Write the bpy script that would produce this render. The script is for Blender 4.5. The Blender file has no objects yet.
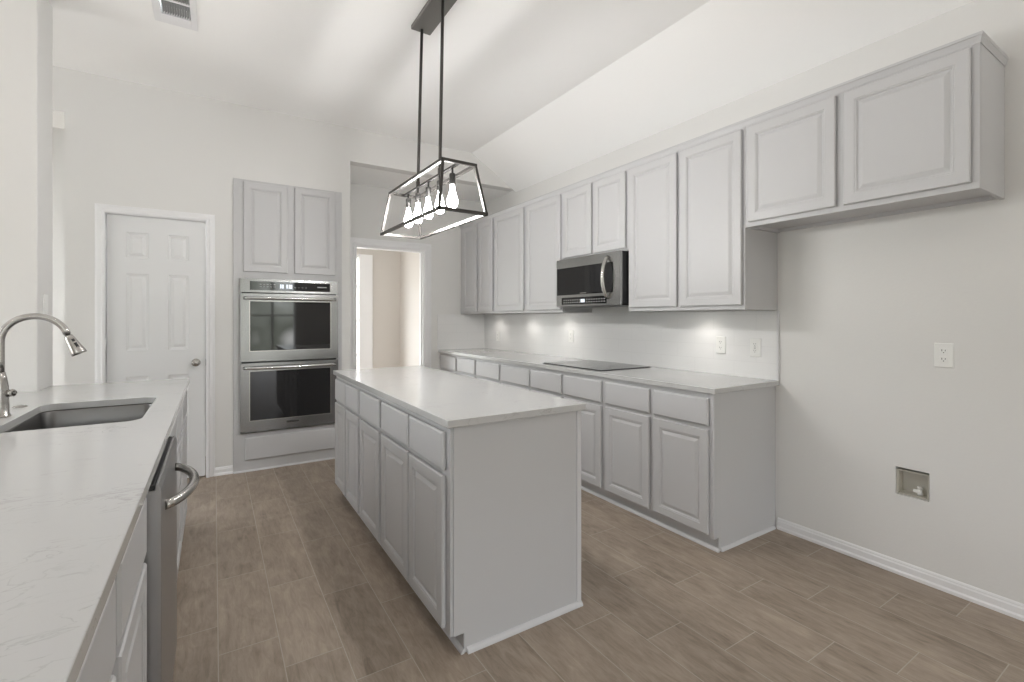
import bpy, bmesh, math, random
from mathutils import Vector, Matrix
R = math.radians
random.seed(7)
SC = bpy.context.scene
COL = SC.collection

# ------------------------------------------------------------------ camera
cam_data = bpy.data.cameras.new('camera')
cam = bpy.data.objects.new('camera', cam_data)
COL.objects.link(cam)
cam.location = (0, 0, 1.30)
cam.rotation_euler = (R(90), 0, -R(32.2118))
cam_data.sensor_width = 36.0
cam_data.lens = 473.0 / 1024.0 * 36.0
cam_data.shift_y = -23.0 / 1024.0
cam_data.clip_start = 0.02
SC.camera = cam
SC.view_settings.view_transform = 'Standard'
SC.view_settings.look = 'None'
SC.view_settings.gamma = 1.0
SC.view_settings.use_curve_mapping = False
SC.view_settings.exposure = 0.10
WORLD_GAIN = 13.3
BULB_GAIN = 158.0
PUCK_WATTS = 2.2
FILL_GAIN = 90.0
try:
    SC.cycles.max_bounces = 10
    SC.cycles.diffuse_bounces = 6
    SC.cycles.glossy_bounces = 5
    SC.cycles.caustics_reflective = False
    SC.cycles.caustics_refractive = False
    SC.cycles.sample_clamp_indirect = 8.0
except Exception:
    pass

# ------------------------------------------------------------------ world: bright sky over a tree line
W = bpy.data.worlds.new('world')
SC.world = W
W.use_nodes = True
wn, wl = W.node_tree.nodes, W.node_tree.links
wn.clear()
w_out = wn.new('ShaderNodeOutputWorld')
w_bg = wn.new('ShaderNodeBackground')
w_tc = wn.new('ShaderNodeTexCoord')
w_sep = wn.new('ShaderNodeSeparateXYZ')
w_noise = wn.new('ShaderNodeTexNoise')
w_noise.inputs['Scale'].default_value = 14.0
w_noise.inputs['Detail'].default_value = 8.0
w_add = wn.new('ShaderNodeMath'); w_add.operation = 'MULTIPLY_ADD'
w_add.inputs[1].default_value = 0.55
w_ramp = wn.new('ShaderNodeValToRGB')
cr = w_ramp.color_ramp
cr.elements[0].position = 0.14; cr.elements[0].color = (0.50, 0.50, 0.49, 1)
cr.elements[1].position = 0.52; cr.elements[1].color = (0.89, 0.94, 1.0, 1)
e = cr.elements.new(0.24); e.color = (0.10, 0.11, 0.09, 1)
e = cr.elements.new(0.36); e.color = (0.26, 0.275, 0.25, 1)
wl.new(w_tc.outputs['Generated'], w_sep.inputs[0])
wl.new(w_tc.outputs['Generated'], w_noise.inputs['Vector'])
wl.new(w_noise.outputs['Fac'], w_add.inputs[0])
wl.new(w_sep.outputs['Z'], w_add.inputs[2])
wl.new(w_add.outputs[0], w_ramp.inputs[0])
wl.new(w_ramp.outputs['Color'], w_bg.inputs['Color'])
w_bg.inputs['Strength'].default_value = WORLD_GAIN
wl.new(w_bg.outputs[0], w_out.inputs['Surface'])


def portal(name, loc, rot, sx, sy):
    d = bpy.data.lights.new(name, 'AREA')
    d.shape = 'RECTANGLE'; d.size = sx; d.size_y = sy
    d.cycles.is_portal = True
    o = bpy.data.objects.new(name, d)
    o.location = loc; o.rotation_euler = rot
    COL.objects.link(o)
    return o


YB = -5.0      # wall behind the camera
XL = -4.6      # far left wall of the open room
REAR_WINDOWS = [(-2.5, -0.6, 0.60, 2.40), (0.75, 1.90, 0.05, 2.40)]
LEFT_WINDOWS = [(0.9, 2.8, 0.10, 2.40), (3.80, 4.52, 0.05, 2.60)]
for k, (a, b, z0, z1) in enumerate(REAR_WINDOWS):
    portal('rear_daylight', ((a + b) / 2, YB - 0.06, (z0 + z1) / 2), (R(90), 0, 0), b - a, z1 - z0)
for k, (a, b, z0, z1) in enumerate(LEFT_WINDOWS):
    portal('left_daylight', (XL - 0.06, (a + b) / 2, (z0 + z1) / 2), (R(90), 0, R(270)), b - a, z1 - z0)
portal('hall_daylight', (-2.02, 5.375, 1.35), (R(90), 0, R(270)), 0.39, 2.5)
portal('entry_daylight', (1.20, 7.14, 1.16), (R(90), 0, R(180)), 1.15, 2.1)

# ------------------------------------------------------------------ materials


def new_mat(name):
    m = bpy.data.materials.new(name)
    m.use_nodes = True
    nt = m.node_tree
    return m, nt, nt.nodes['Principled BSDF']


def simple(name, col, rough=0.5, metal=0.0, spec=0.5, emit=None, estr=0.0, coat=0.0):
    m, nt, b = new_mat(name)
    b.inputs['Base Color'].default_value = (*col, 1)
    b.inputs['Roughness'].default_value = rough
    b.inputs['Metallic'].default_value = metal
    b.inputs['Specular IOR Level'].default_value = spec
    b.inputs['Coat Weight'].default_value = coat
    if emit:
        b.inputs['Emission Color'].default_value = (*emit, 1)
        b.inputs['Emission Strength'].default_value = estr
    return m


def bumped(name, col, rough, scale, strength, dist=0.002, spec=0.5, detail=3.0, var=0.0):
    m, nt, b = new_mat(name)
    N, L = nt.nodes, nt.links
    b.inputs['Base Color'].default_value = (*col, 1)
    b.inputs['Roughness'].default_value = rough
    b.inputs['Specular IOR Level'].default_value = spec
    tc = N.new('ShaderNodeTexCoord')
    nz = N.new('ShaderNodeTexNoise')
    nz.inputs['Scale'].default_value = scale
    nz.inputs['Detail'].default_value = detail
    bp = N.new('ShaderNodeBump')
    bp.inputs['Strength'].default_value = strength
    bp.inputs['Distance'].default_value = dist
    L.new(tc.outputs['Object'], nz.inputs['Vector'])
    L.new(nz.outputs['Fac'], bp.inputs['Height'])
    L.new(bp.outputs['Normal'], b.inputs['Normal'])
    return m


WALL = bumped('wall_paint', (0.72, 0.715, 0.70), 0.75, 90, 0.25)
CEIL = bumped('ceiling_paint', (0.93, 0.928, 0.92), 0.85, 70, 0.25)
CREAM = bumped('cream_wall_paint', (0.60, 0.570, 0.535), 0.75, 90, 0.2)
TRIM = simple('trim_paint', (0.80, 0.80, 0.81), 0.38)
DOORP = simple('door_paint', (0.74, 0.745, 0.75), 0.40)
GREY = bumped('cabinet_paint', (0.545, 0.545, 0.552), 0.46, 160, 0.08, 0.0006)
SHOE = simple('grey_moulding_paint', (0.64, 0.64, 0.65), 0.42)
CAB_IN = simple('cabinet_underside', (0.50, 0.50, 0.50), 0.5)
PLASTIC = simple('white_plastic', (0.82, 0.82, 0.80), 0.32)
DARKSLOT = simple('dark_slot', (0.03, 0.03, 0.03), 0.6)
BLACKGLASS = simple('black_glass', (0.012, 0.012, 0.013), 0.04, 0, 0.6)
COOKGLASS = simple('cooktop_glass', (0.03, 0.03, 0.032), 0.09, 0, 0.55)
BLACKPL = simple('black_plastic', (0.025, 0.025, 0.027), 0.35)
BRONZE = simple('dark_bronze', (0.060, 0.056, 0.052), 0.42, 0.4)
CANOPY = simple('canopy_metal', (0.17, 0.165, 0.155), 0.45, 0.3)
NICKEL = simple('brushed_nickel', (0.46, 0.445, 0.425), 0.25, 1.0)
HINGE = simple('white_hinge', (0.75, 0.75, 0.75), 0.4)
SOCKET = simple('pewter_socket', (0.05, 0.048, 0.046), 0.45, 0.3)
BULB = simple('glowing_bulb', (1, 0.95, 0.85), 0.2, emit=(1.0, 0.985, 0.965), estr=BULB_GAIN)
PUCK = simple('puck_lens', (1, 1, 1), 0.3, emit=(1.0, 0.96, 0.90), estr=12)
FILL_LENS = simple('fill_light_lens', (1, 1, 1), 0.4, emit=(1.0, 0.985, 0.97), estr=FILL_GAIN)  # glowing disc of the fill lights added above the frame
DISPLAY = simple('lit_display', (0.6, 0.65, 0.7), 0.3, emit=(0.85, 0.92, 1.0), estr=0.6)
DIMTEXT = simple('dim_display_marks', (0.35, 0.35, 0.35), 0.4)
BOXPL = simple('supply_box_plastic', (0.55, 0.53, 0.47), 0.45)
VENTDK = simple('vent_duct', (0.10, 0.10, 0.10), 0.7)
VENTSL = simple('vent_slat', (0.42, 0.42, 0.41), 0.5)


def steel(name, col, rough, axis, sc=220):
    m, nt, b = new_mat(name)
    N, L = nt.nodes, nt.links
    b.inputs['Metallic'].default_value = 1.0
    tc = N.new('ShaderNodeTexCoord')
    mp = N.new('ShaderNodeMapping')
    s = [sc, sc, sc]; s[axis] = 3
    mp.inputs['Scale'].default_value = s
    nz = N.new('ShaderNodeTexNoise'); nz.inputs['Scale'].default_value = 1.0
    rr = N.new('ShaderNodeMapRange')
    rr.inputs['To Min'].default_value = rough - 0.008
    rr.inputs['To Max'].default_value = rough + 0.012
    mx = N.new('ShaderNodeMixRGB')
    mx.inputs[1].default_value = (*[c * 0.985 for c in col], 1)
    mx.inputs[2].default_value = (*[min(1, c * 1.015) for c in col], 1)
    L.new(tc.outputs['Object'], mp.inputs['Vector'])
    L.new(mp.outputs[0], nz.inputs['Vector'])
    L.new(nz.outputs['Fac'], rr.inputs['Value'])
    L.new(nz.outputs['Fac'], mx.inputs[0])
    L.new(rr.outputs[0], b.inputs['Roughness'])
    L.new(mx.outputs[0], b.inputs['Base Color'])
    return m


STEEL = steel('stainless_steel', (0.30, 0.30, 0.297), 0.24, 0)
HANDLE = simple('polished_steel_bar', (0.62, 0.62, 0.61), 0.22, 1.0)
STEELY = steel('stainless_steel_along_wall', (0.44, 0.44, 0.435), 0.26, 1)
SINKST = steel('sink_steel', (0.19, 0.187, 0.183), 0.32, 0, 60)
DWST = steel('dishwasher_steel', (0.42, 0.42, 0.425), 0.36, 2)


def quartz():
    m, nt, b = new_mat('white_quartz')
    N, L = nt.nodes, nt.links
    tc = N.new('ShaderNodeTexCoord')
    nz = N.new('ShaderNodeTexNoise')
    nz.inputs['Scale'].default_value = 11.0
    nz.inputs['Detail'].default_value = 7.0
    nz.inputs['Distortion'].default_value = 1.6
    mp = N.new('ShaderNodeMapping')
    mp.inputs['Scale'].default_value = (0.7, 1.6, 1.0)
    mp.inputs['Rotation'].default_value = (0, 0, R(25))
    ab = N.new('ShaderNodeMath'); ab.operation = 'SUBTRACT'; ab.inputs[1].default_value = 0.5
    ab2 = N.new('ShaderNodeMath'); ab2.operation = 'ABSOLUTE'
    vein = N.new('ShaderNodeMapRange')
    vein.inputs['From Min'].default_value = 0.0
    vein.inputs['From Max'].default_value = 0.018
    vein.inputs['To Min'].default_value = 1.0
    vein.inputs['To Max'].default_value = 0.0
    big = N.new('ShaderNodeTexNoise'); big.inputs['Scale'].default_value = 5.0
    bm = N.new('ShaderNodeMapRange')
    bm.inputs['From Min'].default_value = 0.50; bm.inputs['From Max'].default_value = 0.66
    mul = N.new('ShaderNodeMath'); mul.operation = 'MULTIPLY'
    sc = N.new('ShaderNodeMath'); sc.operation = 'MULTIPLY'; sc.inputs[1].default_value = 0.55
    mx = N.new('ShaderNodeMixRGB')
    mx.inputs[1].default_value = (0.535, 0.535, 0.532, 1)
    mx.inputs[2].default_value = (0.31, 0.305, 0.30, 1)
    L.new(tc.outputs['Object'], mp.inputs['Vector'])
    L.new(mp.outputs[0], nz.inputs['Vector'])
    L.new(tc.outputs['Object'], big.inputs['Vector'])
    L.new(nz.outputs['Fac'], ab.inputs[0]); L.new(ab.outputs[0], ab2.inputs[0])
    L.new(ab2.outputs[0], vein.inputs['Value'])
    L.new(big.outputs['Fac'], bm.inputs['Value'])
    L.new(vein.outputs[0], mul.inputs[0]); L.new(bm.outputs[0], mul.inputs[1])
    L.new(mul.outputs[0], sc.inputs[0]); L.new(sc.outputs[0], mx.inputs[0])
    L.new(mx.outputs[0], b.inputs['Base Color'])
    b.inputs['Roughness'].default_value = 0.13
    return m


QUARTZ = quartz()


def math_node(N, L, op, a, b_=None, c_=None):
    n = N.new('ShaderNodeMath'); n.operation = op
    for i, v in enumerate((a, b_, c_)):
        if v is None:
            continue
        if isinstance(v, (int, float)):
            n.inputs[i].default_value = v
        else:
            L.new(v, n.inputs[i])
    return n.outputs[0]


def floor_mat():
    m, nt, b = new_mat('wood_look_tile')
    N, L = nt.nodes, nt.links
    M = lambda op, a, b_=None, c_=None: math_node(N, L, op, a, b_, c_)
    tc = N.new('ShaderNodeTexCoord')
    sep = N.new('ShaderNodeSeparateXYZ')
    L.new(tc.outputs['Object'], sep.inputs[0])
    X, Y = sep.outputs['X'], sep.outputs['Y']
    u = M('DIVIDE', M('SUBTRACT', X, 0.014), 0.2095)
    k = M('FLOOR', u)
    fx = M('SUBTRACT', u, k)
    v = M('DIVIDE', M('ADD', M('SUBTRACT', Y, 2.144), M('MULTIPLY', k, 0.2045)), 0.6135)
    row = M('FLOOR', v)
    fy = M('SUBTRACT', v, row)
    ex = M('MULTIPLY', M('MINIMUM', fx, M('SUBTRACT', 1.0, fx)), 0.2095)
    ey = M('MULTIPLY', M('MINIMUM', fy, M('SUBTRACT', 1.0, fy)), 0.6135)
    ed = M('MINIMUM', ex, ey)
    gr = N.new('ShaderNodeMapRange')
    gr.inputs['From Min'].default_value = 0.0011
    gr.inputs['From Max'].default_value = 0.0024
    gr.inputs['To Min'].default_value = 1.0
    gr.inputs['To Max'].default_value = 0.0
    L.new(ed, gr.inputs['Value'])
    wnz = N.new('ShaderNodeTexWhiteNoise'); wnz.noise_dimensions = '2D'
    cmb = N.new('ShaderNodeCombineXYZ')
    L.new(k, cmb.inputs[0]); L.new(row, cmb.inputs[1])
    L.new(cmb.outputs[0], wnz.inputs['Vector'])
    rnd = wnz.outputs['Value']
    # grain: long streaks along the plank, swirled round a few knots
    gc = N.new('ShaderNodeCombineXYZ')
    L.new(M('MULTIPLY', X, 1.0), gc.inputs[0])
    L.new(M('MULTIPLY', Y, 0.16), gc.inputs[1])
    L.new(M('MULTIPLY', rnd, 37.0), gc.inputs[2])
    g1 = N.new('ShaderNodeTexNoise')
    g1.inputs['Scale'].default_value = 46.0; g1.inputs['Detail'].default_value = 9.0
    g1.inputs['Roughness'].default_value = 0.72; g1.inputs['Distortion'].default_value = 0.9
    L.new(gc.outputs[0], g1.inputs['Vector'])
    kc = N.new('ShaderNodeCombineXYZ')
    L.new(X, kc.inputs[0]); L.new(M('MULTIPLY', Y, 0.45), kc.inputs[1]); L.new(M('MULTIPLY', rnd, 19.0), kc.inputs[2])
    g2 = N.new('ShaderNodeTexNoise')
    g2.inputs['Scale'].default_value = 8.5; g2.inputs['Detail'].default_value = 4.0
    g2.inputs['Distortion'].default_value = 1.3
    L.new(kc.outputs[0], g2.inputs['Vector'])
    t = M('ADD', M('MULTIPLY', g1.outputs['Fac'], 0.62), M('MULTIPLY', g2.outputs['Fac'], 0.38))
    t = M('ADD', t, M('MULTIPLY', M('SUBTRACT', rnd, 0.5), 0.07))
    rp = N.new('ShaderNodeValToRGB')
    c = rp.color_ramp
    c.elements[0].position = 0.30; c.elements[0].color = (0.172, 0.135, 0.103, 1)
    c.elements[1].position = 0.72; c.elements[1].color = (0.452, 0.376, 0.304, 1)
    e_ = c.elements.new(0.44); e_.color = (0.283, 0.227, 0.178, 1)
    e_ = c.elements.new(0.56); e_.color = (0.356, 0.290, 0.231, 1)
    L.new(t, rp.inputs[0])
    mx = N.new('ShaderNodeMixRGB')
    mx.inputs[2].default_value = (0.43, 0.38, 0.32, 1)
    L.new(gr.outputs[0], mx.inputs[0]); L.new(rp.outputs['Color'], mx.inputs[1])
    L.new(mx.outputs[0], b.inputs['Base Color'])
    rr = N.new('ShaderNodeMapRange')
    rr.inputs['To Min'].default_value = 0.36; rr.inputs['To Max'].default_value = 0.60
    L.new(t, rr.inputs['Value']); L.new(rr.outputs[0], b.inputs['Roughness'])
    bp = N.new('ShaderNodeBump'); bp.inputs['Strength'].default_value = 0.35; bp.inputs['Distance'].default_value = 0.002
    L.new(M('SUBTRACT', M('MULTIPLY', g1.outputs['Fac'], 0.35), gr.outputs[0]), bp.inputs['Height'])
    L.new(bp.outputs[0], b.inputs['Normal'])
    return m


FLOOR = floor_mat()


def tile_mat():
    m, nt, b = new_mat('white_splash_tile')
    N, L = nt.nodes, nt.links
    M = lambda op, a, b_=None, c_=None: math_node(N, L, op, a, b_, c_)
    tc = N.new('ShaderNodeTexCoord')
    sep = N.new('ShaderNodeSeparateXYZ')
    L.new(tc.outputs['Object'], sep.inputs[0])
    run = M('ADD', sep.outputs['X'], sep.outputs['Y'])
    vz = M('DIVIDE', sep.outputs['Z'], 0.1025)
    r = M('FLOOR', vz); fz = M('SUBTRACT', vz, r)
    uu = M('ADD', M('DIVIDE', run, 0.305), M('MULTIPLY', r, 0.5))
    fu = M('SUBTRACT', uu, M('FLOOR', uu))
    ez = M('MULTIPLY', M('MINIMUM', fz, M('SUBTRACT', 1.0, fz)), 0.1025)
    eu = M('MULTIPLY', M('MINIMUM', fu, M('SUBTRACT', 1.0, fu)), 0.305)
    g = N.new('ShaderNodeMapRange')
    g.inputs['From Min'].default_value = 0.0006; g.inputs['From Max'].default_value = 0.0014
    g.inputs['To Min'].default_value = 1.0; g.inputs['To Max'].default_value = 0.0
    L.new(M('MINIMUM', ez, eu), g.inputs['Value'])
    mx = N.new('ShaderNodeMixRGB')
    mx.inputs[1].default_value = (0.78, 0.778, 0.775, 1)
    mx.inputs[2].default_value = (0.71, 0.708, 0.705, 1)
    L.new(g.outputs[0], mx.inputs[0]); L.new(mx.outputs[0], b.inputs['Base Color'])
    b.inputs['Roughness'].default_value = 0.22
    bp = N.new('ShaderNodeBump'); bp.inputs['Strength'].default_value = 0.12; bp.inputs['Distance'].default_value = 0.001
    bp.invert = True
    L.new(g.outputs[0], bp.inputs['Height']); L.new(bp.outputs[0], b.inputs['Normal'])
    return m


TILE = tile_mat()

# ------------------------------------------------------------------ builders
ORG = {}


class MB:
    """collects shapes in world coordinates; build() links them as one mesh object"""

    def __init__(s):
        s.v, s.f, s.sm = [], [], []

    def add(s, verts, faces, smooth=False):
        o = len(s.v)
        s.v += [tuple(p) for p in verts]
        for f in faces:
            s.f.append([i + o for i in f]); s.sm.append(smooth)
        return s

    def box(s, x0, x1, y0, y1, z0, z1):
        x0, x1 = min(x0, x1), max(x0, x1); y0, y1 = min(y0, y1), max(y0, y1); z0, z1 = min(z0, z1), max(z0, z1)
        v = [(x0, y0, z0), (x1, y0, z0), (x1, y1, z0), (x0, y1, z0), (x0, y0, z1), (x1, y0, z1), (x1, y1, z1), (x0, y1, z1)]
        return s.add(v, [(0, 3, 2, 1), (4, 5, 6, 7), (0, 1, 5, 4), (1, 2, 6, 5), (2, 3, 7, 6), (3, 0, 4, 7)])

    def hexa(s, lo, hi):
        """frustum between two 4-point rings"""
        return s.add(list(lo) + list(hi), [(0, 3, 2, 1), (4, 5, 6, 7), (0, 1, 5, 4), (1, 2, 6, 5), (2, 3, 7, 6), (3, 0, 4, 7)])

    def prism(s, prof, fn, a0, a1, smooth=False):
        """profile of (p, q) pairs swept from a0 to a1; fn(p, q, a) gives the point"""
        n = len(prof)
        v = [fn(p, q, a0) for p, q in prof] + [fn(p, q, a1) for p, q in prof]
        fs = [tuple(range(n - 1, -1, -1)), tuple(range(n, 2 * n))]
        s.add(v, fs)
        o = len(s.v) - 2 * n
        for i in range(n):
            j = (i + 1) % n
            s.f.append([o + i, o + j, o + n + j, o + n + i]); s.sm.append(smooth)
        return s

    def tube(s, pts, r, seg=14, caps=True):
        pts = [Vector(p) for p in pts]
        rs = r if isinstance(r, (list, tuple)) else [r] * len(pts)
        t0 = (pts[1] - pts[0]).normalized()
        up = Vector((0, 0, 1)) if abs(t0.z) < 0.9 else Vector((1, 0, 0))
        nrm = t0.cross(up).normalized()
        vs = []
        for i, p in enumerate(pts):
            t = (pts[min(i + 1, len(pts) - 1)] - pts[max(i - 1, 0)]).normalized()
            nrm = (nrm - t * nrm.dot(t)).normalized()
            bi = t.cross(nrm)
            for k in range(seg):
                a = 2 * math.pi * k / seg
                vs.append(p + (nrm * math.cos(a) + bi * math.sin(a)) * rs[i])
        fs = []
        for i in range(len(pts) - 1):
            for k in range(seg):
                fs.append((i * seg + k, i * seg + (k + 1) % seg, (i + 1) * seg + (k + 1) % seg, (i + 1) * seg + k))
        s.add(vs, fs, True)
        if caps:
            o = len(s.v) - len(vs)
            s.f.append([o + k for k in range(seg - 1, -1, -1)]); s.sm.append(False)
            s.f.append([o + (len(pts) - 1) * seg + k for k in range(seg)]); s.sm.append(False)
        return s

    def lathe(s, prof, base, axis=(0, 0, 1), seg=24):
        """prof: (radius, height) pairs along axis from base"""
        ax = Vector(axis).normalized(); b = Vector(base)
        ref = Vector((1, 0, 0)) if abs(ax.x) < 0.9 else Vector((0, 1, 0))
        e1 = ax.cross(ref).normalized(); e2 = ax.cross(e1)
        vs, fs = [], []
        for (r, h) in prof:
            for k in range(seg):
                a = 2 * math.pi * k / seg
                vs.append(b + ax * h + (e1 * math.cos(a) + e2 * math.sin(a)) * max(r, 1e-5))
        for i in range(len(prof) - 1):
            for k in range(seg):
                fs.append((i * seg + k, i * seg + (k + 1) % seg, (i + 1) * seg + (k + 1) % seg, (i + 1) * seg + k))
        s.add(vs, fs, True)
        return s

    def loops(s, fn, w, h, prof):
        """nested rectangular rings of a panel; prof = (inset, depth) pairs, closed in the middle"""
        vs, fs = [], []
        for (i_, d) in prof:
            vs += [fn(i_, i_, d), fn(w - i_, i_, d), fn(w - i_, h - i_, d), fn(i_, h - i_, d)]
        for i in range(len(prof) - 1):
            for k in range(4):
                fs.append((i * 4 + k, i * 4 + (k + 1) % 4, (i + 1) * 4 + (k + 1) % 4, (i + 1) * 4 + k))
        n = (len(prof) - 1) * 4
        fs.append((n, n + 1, n + 2, n + 3)); fs.append((3, 2, 1, 0))
        return s.add(vs, fs)

    def build(s, name, mat, parent=None, bevel=0.0, seg=2):
        me = bpy.data.meshes.new(name)
        o = bpy.data.objects.new(name, me)
        org = ORG.get(parent.name, Vector()) if parent is not None else Vector()
        me.from_pydata([tuple(Vector(p) - org) for p in s.v], [], s.f)
        bm = bmesh.new(); bm.from_mesh(me)
        for f, sm in zip(bm.faces, s.sm):
            f.smooth = sm
        bmesh.ops.recalc_face_normals(bm, faces=bm.faces[:])
        bm.to_mesh(me); bm.free()
        me.materials.append(mat)
        COL.objects.link(o)
        ORG[o.name] = org
        if parent is not None:
            o.parent = parent
        if bevel:
            md = o.modifiers.new('edge', 'BEVEL')
            md.width = bevel; md.segments = seg; md.limit_method = 'ANGLE'; md.angle_limit = R(40)
        return o


def tag(o, label, cat, group=None, kind=None):
    o['label'] = label; o['category'] = cat
    if group:
        o['group'] = group
    if kind:
        o['kind'] = kind
    return o


def thing(name, label, cat, loc, group=None):
    o = bpy.data.objects.new(name, None)
    o.empty_display_size = 0.1
    o.location = loc
    COL.objects.link(o)
    ORG[o.name] = Vector(loc)
    return tag(o, label, cat, group)


def struct(o, label=None):
    o['kind'] = 'structure'
    if label:
        o['label'] = label
    return o


def wall_cells(mb, fn, ur, vr, holes, thick):
    """slab over ur x vr with rectangular holes; fn(u, v, t) gives the point, t from 0 (room side) to thick"""
    us = sorted({ur[0], ur[1], *[h[0] for h in holes], *[h[1] for h in holes]})
    vs = sorted({vr[0], vr[1], *[h[2] for h in holes], *[h[3] for h in holes]})
    us = [x for x in us if ur[0] <= x <= ur[1]]; vs = [x for x in vs if vr[0] <= x <= vr[1]]
    solid = {}
    for i in range(len(us) - 1):
        for j in range(len(vs) - 1):
            cu, cv = (us[i] + us[i + 1]) / 2, (vs[j] + vs[j + 1]) / 2
            solid[i, j] = not any(h[0] < cu < h[1] and h[2] < cv < h[3] for h in holes)
    idx = {}
    verts, faces = [], []

    def P(i, j, t):
        if (i, j, t) not in idx:
            idx[i, j, t] = len(verts); verts.append(fn(us[i], vs[j], t * thick))
        return idx[i, j, t]
    for (i, j), s_ in solid.items():
        if not s_:
            continue
        for t in (0, 1):
            faces.append((P(i, j, t), P(i + 1, j, t), P(i + 1, j + 1, t), P(i, j + 1, t)))
        for (di, dj, a, b) in ((-1, 0, (i, j), (i, j + 1)), (1, 0, (i + 1, j), (i + 1, j + 1)), (0, -1, (i, j), (i + 1, j)), (0, 1, (i, j + 1), (i + 1, j + 1))):
            if not solid.get((i + di, j + dj), False):
                faces.append((P(*a, 0), P(*b, 0), P(*b, 1), P(*a, 1)))
    mb.add(verts, faces)
    return mb


# ------------------------------------------------------------------ setting
WX = 2.950          # right wall
WY = 4.60           # pantry / oven wall
AY = 5.34           # wall with the doorway (alcove back)
CZ = 3.10           # flat ceiling
SX, SZ = 2.38, 2.755  # where the ceiling starts to slope; spring line on right wall
AZ = 2.785          # alcove ceiling
HOLE_WB = (0.866, 1.001, 0.403, 0.542)

struct(MB().box(XL - 0.2, WX + 0.2, YB - 0.2, 7.3, -0.08, 0.0).build('floor', FLOOR))
m = wall_cells(MB(), lambda u, v, t: (WX + t, u, v), (YB, 7.2), (0, 3.2), [HOLE_WB], 0.13)
struct(m.build('wall_right', WALL))
# pantry wall, ends at the hall opening on the left and the alcove corner on the right
m = wall_cells(MB(), lambda u, v, t: (u, WY + t, v), (-0.91, 1.09), (0, CZ + 0.1), [(-0.69, -0.05, -1, 2.09), (0.15, 0.995, -1, 2.46)], 0.12)
struct(m.build('wall_back', WALL))
struct(MB().box(1.0, 1.09, WY + 0.12, AY, 0, AZ).build('wall_alcove', WALL))
m = wall_cells(MB(), lambda u, v, t: (u, AY + t, v), (1.0, WX), (0, AZ + 0.05), [(1.325, 2.125, -1, 2.10)], 0.12)
struct(m.build('wall_doorway', WALL))
# header over the alcove
struct(MB().box(1.09, WX, WY, WY + 0.12, AZ, CZ + 0.1).build('wall_header', WALL))
struct(MB().box(1.0, WX, WY + 0.12, AY + 0.12, AZ, AZ + 0.06).build('ceiling_alcove', CEIL))
# main ceiling: flat, then sloping down to the right wall
m = wall_cells(MB(), lambda u, v, t: (u, v, CZ + t), (XL, SX), (YB, WY + 0.12), [(-0.268, -0.112, 3.05, 3.47)], 0.10)
struct(m.build('ceiling', CEIL))
m = MB().prism([(SX, CZ), (WX, SZ), (WX, SZ + 0.15), (SX, CZ + 0.10)], lambda p, q, a: (p, a, q), YB, WY)
struct(m.build('ceiling_slope', CEIL))
# stub wall at the end of the peninsula
PXA, PY0, PY1 = -0.79, 3.455, 3.74
struct(MB().box(-1.75, PXA, PY0, PY1, 0, CZ).build('wall_stub', WALL, bevel=0.008, seg=3))
# hall behind the opening left of the pantry wall
struct(MB().box(XL, -0.91, WY, WY + 0.42, AZ, CZ + 0.1).build('wall_hall_header', WALL))
struct(MB().box(XL, -1.95, WY, WY + 0.12, 0, AZ).build('wall_far_left', WALL))
struct(MB().box(-2.0, -0.8, 5.62, 5.74, 0, CZ).build('wall_hall_end', WALL))
struct(MB().box(-0.80, -0.70, WY + 0.12, 5.74, 0, CZ).build('wall_hall_right', WALL))
m = wall_cells(MB(), lambda u, v, t: (-1.90 - t, u, v), (WY + 0.12, 5.74), (0, CZ), [(5.18, 5.57, 0.10, 2.60)], 0.10)
struct(m.build('wall_hall_left', WALL))
struct(MB().box(-2.0, -0.7, WY + 0.42, 5.74, CZ, CZ + 0.06).build('ceiling_hall', CEIL))
# pantry closet behind the closed door
struct(MB().box(-0.70, 1.0, 5.3, 5.40, 0, CZ).build('wall_pantry', WALL))
# entry room seen through the doorway
EY = 7.0
m = wall_cells(MB(), lambda u, v, t: (u, EY + t, v), (0.5, 2.52), (0, 2.75), [(0.62, 1.775, 0.10, 2.22)], 0.12)
struct(m.build('wall_entry_end', CREAM))
struct(MB().box(2.40, 2.52, AY + 0.12, EY, 0, 2.75).build('wall_entry_right', CREAM))
struct(MB().box(0.40, 0.50, AY + 0.12, EY + 0.12, 0, 2.75).build('wall_entry_left', CREAM))
struct(MB().box(0.40, 2.52, AY + 0.12, EY + 0.12, 2.70, 2.80).build('ceiling_entry', CEIL))
struct(MB().box(0.5, 1.0, AY + 0.06, AY + 0.12, 0, 2.75).build('wall_entry_near', CREAM))
# rest of the open room, behind and left of the camera
m = wall_cells(MB(), lambda u, v, t: (u, YB - t, v), (XL, WX), (0, CZ), REAR_WINDOWS, 0.14)
struct(m.build('wall_rear', WALL))
m = wall_cells(MB(), lambda u, v, t: (XL - t, u, v), (YB, WY), (0, CZ), LEFT_WINDOWS, 0.14)
struct(m.build('wall_left', WALL))
n_win = 0
for (a, b, z0, z1) in REAR_WINDOWS:
    n_win += 1
    m = MB()
    f = 0.05
    m.box(a, b, YB - 0.10, YB - 0.04, z0, z0 + f).box(a, b, YB - 0.10, YB - 0.04, z1 - f, z1)
    m.box(a, a + f, YB - 0.10, YB - 0.04, z0 + f, z1 - f).box(b - f, b, YB - 0.10, YB - 0.04, z0 + f, z1 - f)
    c = (a + b) / 2
    m.box(c - 0.03, c + 0.03, YB - 0.10, YB - 0.04, z0 + f, z1 - f)
    m.box(a + f, c - 0.03, YB - 0.09, YB - 0.05, 1.35, 1.39).box(c + 0.03, b - f, YB - 0.09, YB - 0.05, 1.35, 1.39)
    struct(m.build('window_%d' % n_win, TRIM))
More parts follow.
